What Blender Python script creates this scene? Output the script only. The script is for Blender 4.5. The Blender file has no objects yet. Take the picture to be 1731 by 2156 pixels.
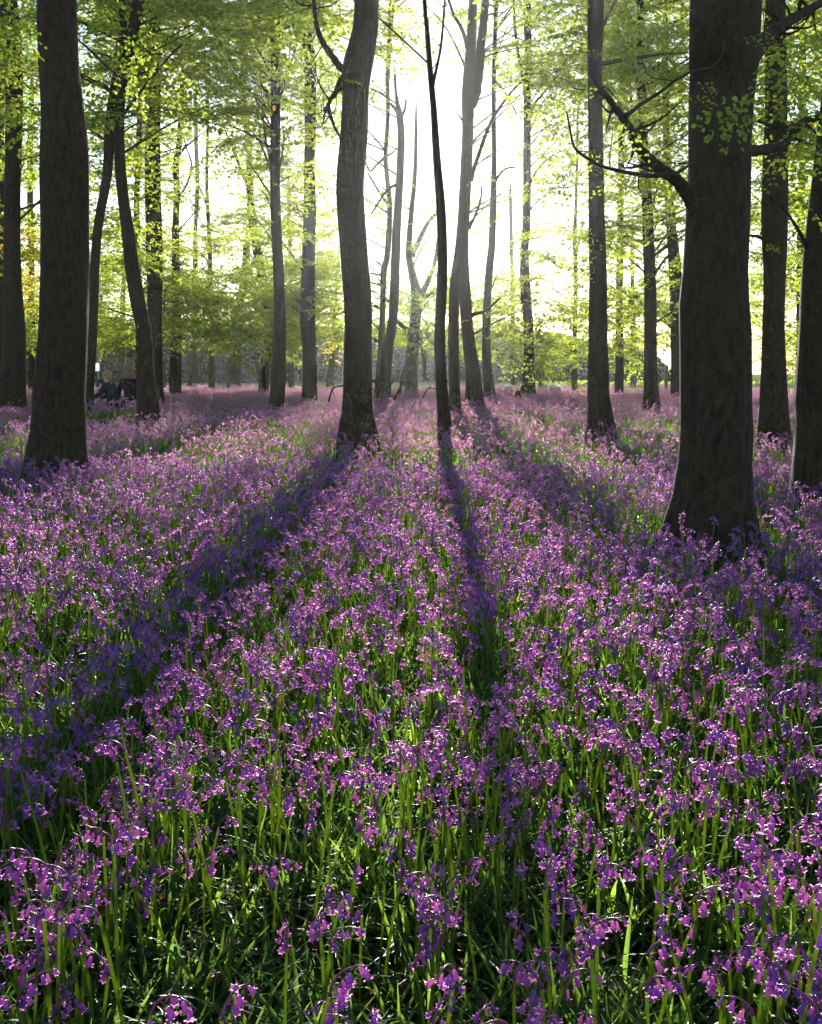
import bpy, math, random
import numpy as np
from mathutils import Vector, Matrix, Euler

random.seed(7)
rng = np.random.default_rng(11)
scene = bpy.context.scene
COL = scene.collection

# ------------------------------------------------------------------ camera
W, H, F = 1731.0, 2156.0, 2105.0          # photograph grid used for measurements, focal length in its pixels
PITCH = math.atan((1078 - 780) / F)       # horizon row 780
CAMZ = 1.15
cam = bpy.data.cameras.new('camera')
cam.sensor_fit = 'VERTICAL'; cam.sensor_height = 24.0
cam.lens = 24.0 * F / H
cam.clip_start = 0.05; cam.clip_end = 2000
camo = bpy.data.objects.new('camera', cam); COL.objects.link(camo)
camo.location = (0, 0, CAMZ); camo.rotation_euler = (math.pi / 2 - PITCH, 0, 0)
scene.camera = camo

def ray(px, py):
    u = (px - W / 2) / F; v = (py - H / 2) / F
    c, s = math.cos(PITCH), math.sin(PITCH)
    return np.array([u, c - v * s, -s - v * c])
def at(px, py, Y):
    d = ray(px, py)
    return np.array([0, 0, CAMZ]) + d * (Y / d[1])
def depth_scale(px, py, Y):               # metres per photo pixel at that point
    return (Y / ray(px, py)[1]) / F
def project(p):
    c, s = math.cos(PITCH), math.sin(PITCH)
    y = p[..., 1]; z = p[..., 2] - CAMZ
    dz = y * c - z * s; up = y * s + z * c
    return p[..., 0] / dz * F + W / 2, H / 2 - up / dz * F

# ------------------------------------------------------------------ light
sd = ray(897, 128); sd = sd / np.linalg.norm(sd)
SUN_EL = math.asin(sd[2]); SUN_AZ = math.atan2(sd[0], sd[1])
world = bpy.data.worlds.new('World'); scene.world = world; world.use_nodes = True
nt = world.node_tree; nt.nodes.clear()
wo = nt.nodes.new('ShaderNodeOutputWorld'); bg = nt.nodes.new('ShaderNodeBackground')
sky = nt.nodes.new('ShaderNodeTexSky'); sky.sky_type = 'NISHITA'; sky.sun_disc = False
sky.sun_elevation = SUN_EL; sky.sun_rotation = SUN_AZ
sky.air_density = 1.0; sky.dust_density = 0.2; sky.ozone_density = 1.0
bg.inputs[1].default_value = 0.07
nt.links.new(sky.outputs[0], bg.inputs[0]); nt.links.new(bg.outputs[0], wo.inputs[0])
sl = bpy.data.lights.new('sun', 'SUN'); sl.energy = 5.0; sl.angle = math.radians(0.7); sl.color = (1.0, 0.95, 0.86)
so = bpy.data.objects.new('sun', sl); COL.objects.link(so)
so.rotation_euler = Vector(sd).to_track_quat('Z', 'Y').to_euler()
scene.view_settings.view_transform = 'Standard'; scene.view_settings.look = 'None'
scene.view_settings.gamma = 1.0; scene.view_settings.exposure = 1.72
cy = scene.cycles
cy.max_bounces = 6; cy.diffuse_bounces = 3; cy.glossy_bounces = 2; cy.transmission_bounces = 4
cy.volume_bounces = 0; cy.transparent_max_bounces = 4; cy.sample_clamp_indirect = 4.0; cy.sample_clamp_direct = 12.0
cy.use_denoising = True; cy.use_light_tree = False

# ------------------------------------------------------------------ helpers
def tag(o, label=None, cat=None, group=None, kind=None):
    if label: o['label'] = label
    if cat: o['category'] = cat
    if group: o['group'] = group
    if kind: o['kind'] = kind
    return o
def empty(name, loc, label, cat, group=None, rz=0.0):
    o = bpy.data.objects.new(name, None); COL.objects.link(o)
    o.location = tuple(loc); o.rotation_euler = (0, 0, rz); o.empty_display_size = 0.1
    return tag(o, label, cat, group)
def np_mesh(name, V, faces, mats, mi=None, smooth=False):
    """faces: list of (n,k) int arrays; mi: list of int or arrays, one entry for each face array"""
    me = bpy.data.meshes.new(name)
    V = np.asarray(V, np.float32)
    me.vertices.add(len(V)); me.vertices.foreach_set('co', V.ravel())
    faces = [np.asarray(f, np.int32) for f in faces if len(f)]
    nl = sum(f.size for f in faces); nf = sum(len(f) for f in faces)
    me.loops.add(nl); me.polygons.add(nf)
    me.loops.foreach_set('vertex_index', np.concatenate([f.ravel() for f in faces]))
    tot = np.concatenate([np.full(len(f), f.shape[1], np.int32) for f in faces])
    st = np.concatenate([[0], np.cumsum(tot)[:-1]]).astype(np.int32)
    me.polygons.foreach_set('loop_start', st)
    for m in mats: me.materials.append(m)
    if mi is not None:
        me.polygons.foreach_set('material_index', np.concatenate([np.broadcast_to(np.asarray(a, np.int32), (len(f),)) for a, f in zip(mi, faces)]))
    me.polygons.foreach_set('use_smooth', np.full(nf, bool(smooth)))
    me.update(calc_edges=True); me.validate()
    return me
def link(name, me, parent=None):
    o = bpy.data.objects.new(name, me); COL.objects.link(o)
    if parent: o.parent = parent
    return o
class MB:
    """collects quads and triangles of one mesh"""
    def __init__(s): s.v = []; s.f = {3: [], 4: []}; s.n = 0
    def add(s, V, Fs, mi=0):
        V = np.asarray(V, float); Fs = np.asarray(Fs, int)
        if len(V) == 0 or len(Fs) == 0: return
        s.f[Fs.shape[1]].append((Fs + s.n, mi)); s.v.append(V); s.n += len(V)
    def mesh(s, name, mats, smooth=True):
        V = np.concatenate(s.v); fs = []; mi = []
        for k in (3, 4):
            for f, m in s.f[k]: fs.append(f); mi.append(m)
        return np_mesh(name, V, fs, mats, mi, smooth)
    def build(s, name, mats, parent=None, smooth=True, origin=(0, 0, 0)):
        s.v = [v - np.asarray(origin) for v in s.v]
        return link(name, s.mesh(name, mats, smooth), parent)
def catmull(P, n):
    P = np.asarray(P, float); m = len(P)
    Q = np.vstack([2 * P[0] - P[1], P, 2 * P[-1] - P[-2]])
    seg = np.linalg.norm(np.diff(P[:, :3], axis=0), axis=1); cs = np.concatenate([[0], np.cumsum(seg)])
    t = np.interp(np.linspace(0, cs[-1], n), cs, np.arange(m)); i = np.minimum(t.astype(int), m - 2); u = (t - i)[:, None]
    a, b, c, d = Q[i], Q[i + 1], Q[i + 2], Q[i + 3]
    return 0.5 * ((2 * b) + (c - a) * u + (2 * a - 5 * b + 4 * c - d) * u ** 2 + (3 * b - 3 * c + d - a) * u ** 3)
def tube(C, R, sides=8, cap=True, mod=None):
    C = np.asarray(C, float); R = np.asarray(R, float); n = len(C)
    T = np.gradient(C, axis=0); T /= np.linalg.norm(T, axis=1)[:, None] + 1e-9
    ref = np.array([1.0, 0, 0]) if abs(T[0][0]) < 0.8 else np.array([0, 1.0, 0])
    U = np.zeros_like(T); u = ref
    for i in range(n):
        u = u - T[i] * (u @ T[i]); u /= np.linalg.norm(u) + 1e-9; U[i] = u
    Vv = np.cross(T, U)
    a = np.linspace(0, 2 * np.pi, sides, endpoint=False)
    rad = R[:, None] * np.ones(sides)
    if mod is not None: rad = rad * mod(np.arange(n)[:, None], a[None, :], C)
    P = C[:, None] + rad[..., None] * (np.cos(a)[None, :, None] * U[:, None] + np.sin(a)[None, :, None] * Vv[:, None])
    V = P.reshape(-1, 3)
    i = np.arange(n - 1)[:, None] * sides; j = np.arange(sides)[None]; k = (j + 1) % sides
    Fq = np.stack([i + j, i + k, i + sides + k, i + sides + j], -1).reshape(-1, 4)
    if not cap: return V, Fq, np.zeros((0, 3), int)
    V = np.vstack([V, C[0], C[-1]]); j = np.arange(sides); k = (j + 1) % sides
    Ft = np.vstack([np.stack([k, j, np.full(sides, n * sides)], -1),
                    np.stack([j + (n - 1) * sides, k + (n - 1) * sides, np.full(sides, n * sides + 1)], -1)])
    return V, Fq, Ft
def add_tube(mb, C, R, sides=8, mi=0, cap=True, mod=None):
    V, q, t = tube(C, R, sides, cap, mod)
    n = mb.n; mb.add(V, q, mi)
    if len(t): mb.f[3].append((t + n, mi))
def hgt(x, y):
    x = np.asarray(x, float); y = np.asarray(y, float)
    h = 0.035 * np.sin(0.8 * x + 0.4) * np.sin(0.55 * y + 1.0) + 0.03 * np.sin(0.33 * x - 0.27 * y) + 0.012 * np.sin(2.3 * x + 1.7 * y)
    h = h + 0.26 * np.exp(-((x + 6.0) ** 2 + (y - 20.6) ** 2) / 3.2)
    return h * np.clip(y / 4.0, 0, 1)
def fnoise(x, y, s, seed):
    """smooth 2-D noise in 0..1"""
    r = np.random.default_rng(seed); v = 0
    for k in range(7):
        a = r.uniform(0, 2 * np.pi); f = r.uniform(0.6, 1.7) / s; p = r.uniform(0, 6.28)
        v = v + np.sin((x * np.cos(a) + y * np.sin(a)) * f * 2 * np.pi + p + 1.3 * np.sin((x * np.sin(a) - y * np.cos(a)) * f * 3.1 + p))
    return 0.5 + v / 7 * 0.9

def ball(mb, c, rr, n=12, mi=0):
    th = np.linspace(0, np.pi, n // 2 + 1); C = np.stack([np.zeros_like(th), np.zeros_like(th), -np.cos(th)], -1); V, q, t = tube(C, np.maximum(np.sin(th), .01), n); k = mb.n
    mb.add(V * np.array(rr) + np.array(c), q, mi); mb.f[3].append((t + k, mi))

# ------------------------------------------------------------------ materials
def new_mat(name):
    m = bpy.data.materials.new(name); m.use_nodes = True; t = m.node_tree; t.nodes.clear()
    o = t.nodes.new('ShaderNodeOutputMaterial'); return m, t, o
def N(t, typ, **kw):
    n = t.nodes.new(typ)
    for k, v in kw.items():
        if k.startswith('_'): setattr(n, k[1:], v)
        else: n.inputs[k.replace('__', ' ')].default_value = v
    return n
def ramp(t, stops):
    r = t.nodes.new('ShaderNodeValToRGB'); e = r.color_ramp.elements
    while len(e) > 1: e.remove(e[-1])
    e[0].position = stops[0][0]; e[0].color = (*stops[0][1], 1)
    for p, c in stops[1:]:
        x = e.new(p); x.color = (*c, 1)
    return r
def foliage_mat(name, stops, tstops, trans=0.55, rough=0.4, spec=0.5, src='island', bump=0.0):
    m, t, o = new_mat(name)
    if src == 'island': g = t.nodes.new('ShaderNodeNewGeometry'); rnd = g.outputs['Random Per Island']
    else: g = t.nodes.new('ShaderNodeObjectInfo'); rnd = g.outputs['Random']
    r1 = ramp(t, stops); r2 = ramp(t, tstops)
    t.links.new(rnd, r1.inputs[0]); t.links.new(rnd, r2.inputs[0])
    p = N(t, 'ShaderNodeBsdfPrincipled', Roughness=rough); p.inputs['Specular IOR Level'].default_value = spec
    tr = t.nodes.new('ShaderNodeBsdfTranslucent'); mx = t.nodes.new('ShaderNodeMixShader'); mx.inputs[0].default_value = trans
    t.links.new(r1.outputs[0], p.inputs['Base Color']); t.links.new(r2.outputs[0], tr.inputs[0])
    t.links.new(p.outputs[0], mx.inputs[1]); t.links.new(tr.outputs[0], mx.inputs[2]); t.links.new(mx.outputs[0], o.inputs[0])
    return m
def rough_mat(name, stops, scale=(8, 8, 8), rough=0.85, bump=0.4, detail=6, spec=0.3, dist=0.02, coord='Object'):
    m, t, o = new_mat(name)
    tc = t.nodes.new('ShaderNodeTexCoord'); mp = t.nodes.new('ShaderNodeMapping'); mp.inputs['Scale'].default_value = scale
    nz = N(t, 'ShaderNodeTexNoise', Scale=1.0, Detail=detail, Roughness=0.65)
    r = ramp(t, stops); p = N(t, 'ShaderNodeBsdfPrincipled', Roughness=rough); p.inputs['Specular IOR Level'].default_value = spec
    b = N(t, 'ShaderNodeBump', Strength=bump, Distance=dist)
    t.links.new(tc.outputs[coord], mp.inputs[0]); t.links.new(mp.outputs[0], nz.inputs[0]); t.links.new(nz.outputs[0], r.inputs[0])
    t.links.new(r.outputs[0], p.inputs['Base Color']); t.links.new(nz.outputs[0], b.inputs['Height']); t.links.new(b.outputs[0], p.inputs['Normal'])
    t.links.new(p.outputs[0], o.inputs[0])
    return m
def bark_mat(name, dark, light, green, gamt):
    m, t, o = new_mat(name)
    tc = t.nodes.new('ShaderNodeTexCoord'); mp = t.nodes.new('ShaderNodeMapping'); mp.inputs['Scale'].default_value = (26, 26, 9)
    mp2 = t.nodes.new('ShaderNodeMapping'); mp2.inputs['Scale'].default_value = (3.0, 3.0, 9.0)
    n1 = N(t, 'ShaderNodeTexNoise', Scale=1.0, Detail=8, Roughness=0.7)
    n2 = N(t, 'ShaderNodeTexNoise', Scale=1.0, Detail=5, Roughness=0.6)
    n3 = N(t, 'ShaderNodeTexNoise', Scale=1.4, Detail=4, Roughness=0.6)
    r = ramp(t, [(0.36, dark), (0.50, tuple((a + b) / 2 for a, b in zip(dark, light))), (0.66, light)])
    rg = ramp(t, [(0.42, (0, 0, 0)), (0.68, (gamt,) * 3)])
    mix = t.nodes.new('ShaderNodeMix'); mix.data_type = 'RGBA'; mix.inputs['B'].default_value = (*green, 1)
    ad = N(t, 'ShaderNodeMath', _operation='ADD'); p = N(t, 'ShaderNodeBsdfPrincipled', Roughness=0.88); p.inputs['Specular IOR Level'].default_value = 0.2
    b = N(t, 'ShaderNodeBump', Strength=1.0, Distance=0.03)
    L = t.links.new
    L(tc.outputs['Object'], mp.inputs[0]); L(tc.outputs['Object'], mp2.inputs[0]); L(mp.outputs[0], n1.inputs[0]); L(mp2.outputs[0], n2.inputs[0]); L(tc.outputs['Object'], n3.inputs[0])
    L(n1.outputs[0], r.inputs[0]); L(n3.outputs[0], rg.inputs[0]); L(rg.outputs[0], mix.inputs['Factor']); L(r.outputs[0], mix.inputs['A'])
    L(n1.outputs[0], ad.inputs[0]); L(n2.outputs[0], ad.inputs[1]); L(ad.outputs[0], b.inputs['Height']); L(b.outputs[0], p.inputs['Normal'])
    L(mix.outputs['Result'], p.inputs['Base Color']); L(p.outputs[0], o.inputs[0])
    return m
M = {}
M['bark'] = bark_mat('bark', (0.016, 0.010, 0.007), (0.072, 0.046, 0.028), (0.035, 0.048, 0.016), 0.55)
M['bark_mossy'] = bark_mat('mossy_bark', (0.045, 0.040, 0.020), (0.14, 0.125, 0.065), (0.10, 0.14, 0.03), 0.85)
M['twig'] = rough_mat('twig_bark', [(0.3, (0.035, 0.025, 0.018)), (0.7, (0.09, 0.065, 0.045))], (30, 30, 30), bump=0.2)
M['leaf'] = foliage_mat('beech_leaf', [(0, (0.055, 0.09, 0.022)), (0.5, (0.085, 0.12, 0.028)), (1, (0.11, 0.13, 0.035))],
                        [(0, (0.27, 0.42, 0.035)), (0.5, (0.43, 0.53, 0.045)), (1, (0.60, 0.60, 0.065))], 0.68, 0.42, 0.4)
M['leaf_yellow'] = foliage_mat('yellow_leaf', [(0, (0.10, 0.12, 0.018)), (1, (0.14, 0.12, 0.02))],
                        [(0, (0.55, 0.50, 0.03)), (1, (0.70, 0.52, 0.03))], 0.6, 0.42, 0.4)
M['blade'] = foliage_mat('bluebell_blade', [(0, (0.014, 0.040, 0.011)), (0.6, (0.024, 0.060, 0.014)), (1, (0.045, 0.080, 0.018))],
                         [(0, (0.12, 0.26, 0.03)), (0.6, (0.24, 0.43, 0.045)), (1, (0.36, 0.50, 0.06))], 0.50, 0.40, 0.28)
M['stem'] = foliage_mat('flower_stem', [(0, (0.08, 0.14, 0.025)), (1, (0.12, 0.18, 0.035))], [(0, (0.34, 0.50, 0.06)), (1, (0.46, 0.54, 0.08))], 0.5, 0.35, 0.5, 'object')
M['stem_top'] = foliage_mat('violet_stem', [(0, (0.10, 0.045, 0.14)), (1, (0.14, 0.07, 0.12))], [(0, (0.35, 0.12, 0.30)), (1, (0.40, 0.18, 0.28))], 0.4, 0.35, 0.5, 'object')
M['bell'] = foliage_mat('bluebell_petal', [(0, (0.11, 0.08, 0.36)), (0.5, (0.16, 0.10, 0.41)), (1, (0.25, 0.14, 0.44))],
                        [(0, (0.34, 0.10, 0.54)), (0.5, (0.66, 0.18, 0.58)), (1, (0.92, 0.36, 0.66))], 0.54, 0.28, 0.7, 'object')
M['bell_lip'] = foliage_mat('bluebell_lip', [(0, (0.20, 0.08, 0.40)), (1, (0.30, 0.13, 0.46))], [(0, (0.86, 0.32, 0.68)), (1, (0.92, 0.55, 0.80))], 0.62, 0.25, 0.8, 'object')  # lip paler than the tube, with pink rim light put in its colour
M['bell_far'] = foliage_mat('bluebell_petal_clump', [(0, (0.11, 0.08, 0.36)), (0.5, (0.16, 0.10, 0.41)), (1, (0.25, 0.14, 0.44))],
                        [(0, (0.48, 0.14, 0.50)), (0.5, (0.92, 0.32, 0.62)), (1, (0.98, 0.66, 0.80))], 0.62, 0.28, 0.7, 'island')
M['litter'] = foliage_mat('brown_litter', [(0, (0.10, 0.05, 0.025)), (1, (0.22, 0.12, 0.06))], [(0, (0.25, 0.12, 0.05)), (1, (0.40, 0.20, 0.08))], .3, .6, .3)
M['soil'] = rough_mat('leaf_litter_soil', [(0.3, (0.012, 0.014, 0.008)), (0.5, (0.03, 0.032, 0.014)), (0.7, (0.045, 0.06, 0.02))], (3, 3, 3), rough=0.95, bump=0.5, spec=0.0)
M['meadow'] = rough_mat('meadow_grass', [(0.3, (0.05, 0.09, 0.02)), (0.55, (0.07, 0.12, 0.028)), (0.75, (0.10, 0.14, 0.04))], (0.6, 0.6, 0.6), rough=0.95, bump=0.4, spec=0.0)
M['far'] = foliage_mat('distant_foliage', [(0, (0.014, 0.024, 0.014)), (1, (0.026, 0.040, 0.020))], [(0, (0.02, 0.032, 0.016)), (1, (0.03, 0.05, 0.02))], 0.15, 0.9, 0.0)

# ------------------------------------------------------------------ ground
def grid_sheet(name, xs, ys, z0, mat, label=None):
    X, Y = np.meshgrid(xs, ys); Z = z0 + hgt(X, Y) * (Y < 60)
    V = np.stack([X, Y, Z], -1).reshape(-1, 3); nx, ny = len(xs), len(ys)
    i = np.arange(ny - 1)[:, None] * nx; j = np.arange(nx - 1)[None]
    q = np.stack([i + j, i + j + 1, i + nx + j + 1, i + nx + j], -1).reshape(-1, 4)
    return link(name, np_mesh(name, V, [q], [mat], None, True))
gx = np.concatenate([[-260, -120, -60], np.arange(-36, 36.1, 0.5), [60, 120, 260]])
gy = np.concatenate([[-60, -20], np.arange(-4, 62, 0.5), [80, 120, 200, 320]])
g = grid_sheet('ground', gx, gy, 0.0, M['soil']); tag(g, 'dark woodland floor under the bluebells', kind='structure')
g = grid_sheet('meadow', np.linspace(-255, 255, 40), np.concatenate([np.arange(58, 70, 1.0), np.linspace(70, 315, 30)]), 0.03, M['meadow']); tag(g, 'green meadow beyond the wood', kind='structure')

# ------------------------------------------------------------------ trees
# path: (px, py, width px) from top of frame to the visible foot, Y = distance in metres
TREES = [
 ('left_edge', 31, [(2,-20,9),(3,250,10),(4,500,12),(3,700,14),(2,836,18)], 'bark', 'narrow dark trunk at the very left edge, half merged with the broad trunk beside it'),
 ('left_second', 25, [(14,-20,36),(22,80,38),(30,220,36),(28,400,34),(26,561,36),(28,700,44),(27,780,50),(27,845,58)], 'bark', 'broad dark trunk left of the thick left trunk, cut by no other trunk'),
 ('big_left', 8.9, [(117,-20,80),(122,80,82),(126,150,84),(136,250,90),(140,330,99),(142,500,100),(142,620,101),(139,700,101),(131,780,104),(125,830,105),(121,911,110),(118,962,120)], 'bark', 'thick dark trunk on the left, the widest of the left half'),
 ('lean_left', 22, [(262,-20,20),(262,36,20),(252,150,25),(232,255,24),(224,365,21),(206,474,19),(200,561,20),(198,640,20),(193,746,22),(189,800,21),(187,858,22)], 'bark', 'slim trunk leaning right, crossing its neighbour, just right of the thick left trunk'),
 ('cross_right', 19, [(292,-20,26),(285,36,24),(270,109,20),(258,183,18),(254,255,19),(254,328,22),(263,438,24),(270,491,28),(283,600,32),(303,710,32),(305,783,37),(313,868,47)], 'bark', 'curved trunk leaning left above, crossing the slim leaning trunk'),
 ('behind_cross', 36, [(293,60,8),(294,150,9),(293,300,12),(289,420,12),(290,560,14),(294,700,16),(296,822,18)], 'bark', 'thin hazy trunk seen between the two crossing trunks'),
 ('left_pillar', 30, [(321,-20,30),(322,164,33),(322,255,32),(323,401,33),(325,561,34),(325,637,32),(326,746,32),(325,838,38)], 'bark', 'straight dark trunk right behind the curved crossing trunk, leaf tufts on it'),
 ('small_curve', 39, [(384,180,10),(379,292,11),(370,346,14),(372,401,13),(369,492,15),(372,600,18),(371,700,21),(369,824,27)], 'bark', 'small trunk with a slight kink, third from the pair of people'),
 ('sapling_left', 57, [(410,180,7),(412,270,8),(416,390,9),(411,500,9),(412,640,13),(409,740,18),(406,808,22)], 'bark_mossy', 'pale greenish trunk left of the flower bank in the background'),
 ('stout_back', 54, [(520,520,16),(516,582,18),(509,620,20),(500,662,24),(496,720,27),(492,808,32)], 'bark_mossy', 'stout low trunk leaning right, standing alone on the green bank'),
 ('tall_wavy', 44, [(510,-20,10),(511,110,11),(517,219,13),(525,328,14),(526,400,16),(531,463,18),(545,547,20),(562,637,22),(565,700,20),(559,760,19),(555,817,22)], 'bark', 'wavy trunk immediately left of the straight trunk with leaf tufts'),
 ('tufted_straight', 25, [(578,-20,20),(580,150,20),(580,328,21),(582,480,22),(586,564,22),(588,673,25),(586,783,32),(583,850,34)], 'bark', 'straight trunk left of centre with leaves sprouting up its side'),
 ('mid_left', 31, [(644,-20,22),(646,90,22),(653,109,24),(653,255,24),(652,350,24),(653,438,27),(649,564,28),(648,655,31),(651,746,30),(652,838,33)], 'bark', 'straight trunk between the tufted trunk and the thick central trunk'),
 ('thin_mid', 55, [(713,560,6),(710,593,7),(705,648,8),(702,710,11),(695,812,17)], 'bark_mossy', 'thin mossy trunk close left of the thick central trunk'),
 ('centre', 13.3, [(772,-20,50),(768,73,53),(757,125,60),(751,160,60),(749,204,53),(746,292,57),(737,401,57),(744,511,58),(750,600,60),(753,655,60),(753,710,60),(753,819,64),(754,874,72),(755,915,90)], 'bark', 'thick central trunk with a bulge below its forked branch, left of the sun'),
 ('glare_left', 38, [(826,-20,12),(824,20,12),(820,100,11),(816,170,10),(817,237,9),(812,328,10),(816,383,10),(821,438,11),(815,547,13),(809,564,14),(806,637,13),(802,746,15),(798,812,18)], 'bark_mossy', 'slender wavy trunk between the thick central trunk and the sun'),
 ('fork_tip', 34, [(836,215,8),(841,240,13),(845,292,15),(842,365,16),(835,492,19),(831,600,20),(827,673,19),(816,746,23),(808,835,30)], 'bark', 'leaning trunk left of the sun with a small fork at its bright tip'),
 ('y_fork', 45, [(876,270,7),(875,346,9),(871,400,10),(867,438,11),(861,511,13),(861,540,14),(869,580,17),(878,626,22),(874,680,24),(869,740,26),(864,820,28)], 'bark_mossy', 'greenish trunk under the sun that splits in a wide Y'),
 ('under_sun', 14.6, [(893,-20,9),(898,40,10),(903,110,12),(908,170,13),(913,226,14),(917,292,16),(922,365,18),(928,438,20),(931,529,21),(930,600,22),(926,710,22),(929,801,24),(934,860,26),(936,905,30)], 'bark', 'slim dark trunk rising straight into the sun'),
 ('twin_left', 23, [(975,440,18),(968,520,20),(960,580,21),(957,619,22),(955,710,22),(956,790,22),(958,858,26)], 'bark', 'trunk joined high up to its taller forked partner right of the sun'),
 ('forked_tall', 30, [(997,-20,18),(994,60,20),(990,120,22),(986,190,26),(985,274,24),(982,346,25),(979,401,26),(975,474,26),(973,547,29),(980,637,25),(986,710,26),(995,783,31),(1000,838,38)], 'bark', 'tall forked trunk right of the sun, branching into two stems near the top'),
 ('thin_right', 36, [(1046,-20,9),(1043,60,9),(1040,182,10),(1040,328,10),(1039,401,13),(1036,511,15),(1031,560,17),(1027,620,17),(1024,710,18),(1026,783,20),(1031,832,25)], 'bark', 'slim trunk with a broken side branch, right of the forked tall trunk'),
 ('leafy_slim', 37, [(1110,-20,15),(1110,36,15),(1112,146,16),(1110,255,16),(1110,365,17),(1108,474,17),(1104,528,17),(1106,600,21),(1112,673,21),(1114,746,23),(1112,830,34)], 'bark', 'slim trunk wrapped in small leaves, standing clear between centre and right'),
 ('whip', 45, [(1216,250,5),(1214,390,6),(1211,500,8),(1212,596,9),(1210,700,10),(1208,760,14),(1210,826,13)], 'bark_mossy', 'very thin whip of a trunk just right of the lying sheep'),
 ('right_pillar', 15.3, [(1256,-20,34),(1256,60,34),(1254,176,31),(1255,316,32),(1256,457,33),(1258,596,36),(1258,702,38),(1259,807,44),(1262,860,47),(1264,898,56)], 'bark', 'straight dark trunk left of the thick right trunk, crossed by its limb'),
 ('right_mid', 25, [(1350,-20,14),(1350,80,15),(1352,158,18),(1355,351,20),(1362,430,22),(1364,500,24),(1369,596,26),(1371,702,27),(1371,807,30),(1371,850,36)], 'bark', 'leafy trunk between the straight right trunk and the thick right trunk'),
 ('behind_big', 35, [(1402,60,12),(1402,200,14),(1404,340,16),(1412,460,20),(1422,560,26),(1425,640,28),(1426,740,29),(1426,834,30)], 'bark', 'pale trunk half hidden behind the left edge of the thick right trunk'),
 ('big_right', 6.0, [(1532,-20,145),(1528,140,138),(1521,246,132),(1520,351,131),(1516,457,135),(1512,561,137),(1510,631,146),(1513,700,149),(1513,772,150),(1511,877,148),(1507,940,150),(1504,983,152),(1501,1053,165),(1498,1123,194),(1497,1152,215)], 'bark', 'thickest trunk of all, on the right, with a flared foot among the flowers'),
 ('right_behind', 14.8, [(1636,-20,42),(1636,90,44),(1634,250,46),(1632,330,50),(1630,400,53),(1628,490,52),(1627,596,43),(1627,702,44),(1629,807,52),(1631,905,62)], 'bark', 'dark trunk right of the thickest trunk, with a limb in front of it'),
 ('right_edge', 7.7, [(1790,-20,84),(1775,150,86),(1762,300,90),(1750,457,96),(1742,561,98),(1738,700,102),(1734,807,106),(1732,900,108),(1729,1000,120)], 'bark', 'thick trunk cut by the right edge of the picture'),
 ('pale_left_back', 60, [(262,560,9),(258,640,11),(258,720,13),(257,802,15)], 'bark_mossy', 'pale green trunk behind the two people'),
 ('forked_sapling', 58, [(536,690,5),(538,747,6),(545,790,8),(550,806,9)], 'bark_mossy', 'little forked sapling leaning beside the wavy trunk'),
 ('far_right_slim', 40, [(1692,-20,12),(1690,200,14),(1688,400,15),(1686,600,17),(1684,800,20),(1684,822,22)], 'bark', 'slim trunk in the leaves close to the right edge'),
 ('top_right_slim', 42, [(1296,-20,11),(1300,80,12),(1308,180,13),(1309,300,14),(1306,450,14),(1305,600,15),(1304,817,19)], 'bark', 'slim trunk hidden in leaves just right of the straight right trunk'),
 ('left_far_slim', 46, [(66,200,10),(64,400,12),(66,600,13),(68,812,17)], 'bark', 'slim trunk seen in the leaf gap left of the thick left trunk'),
 ('mid_far_slim', 47, [(437,180,6),(437,255,6),(436,390,7),(440,480,9),(443,600,10),(446,813,14)], 'bark_mossy', 'thin twig-like trunk in the bright gap left of centre'),
 ('far_centre_slim', 62, [(608,400,8),(611,560,9),(614,700,11),(614,803,13)], 'bark_mossy', 'faint far trunk between the tufted and the straight middle trunk'),
 ('far_right_centre', 62, [(1075,420,7),(1078,560,8),(1080,700,10),(1080,803,12)], 'bark_mossy', 'faint far trunk in the low leaves right of the broken-branch trunk'),
 ('far_right_low', 60, [(1330,500,7),(1332,600,8),(1334,700,10),(1334,804,13)], 'bark_mossy', 'faint far trunk in the low leaves between the two right-hand trunks'),
]
class Tree: pass
trees = {}
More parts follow.
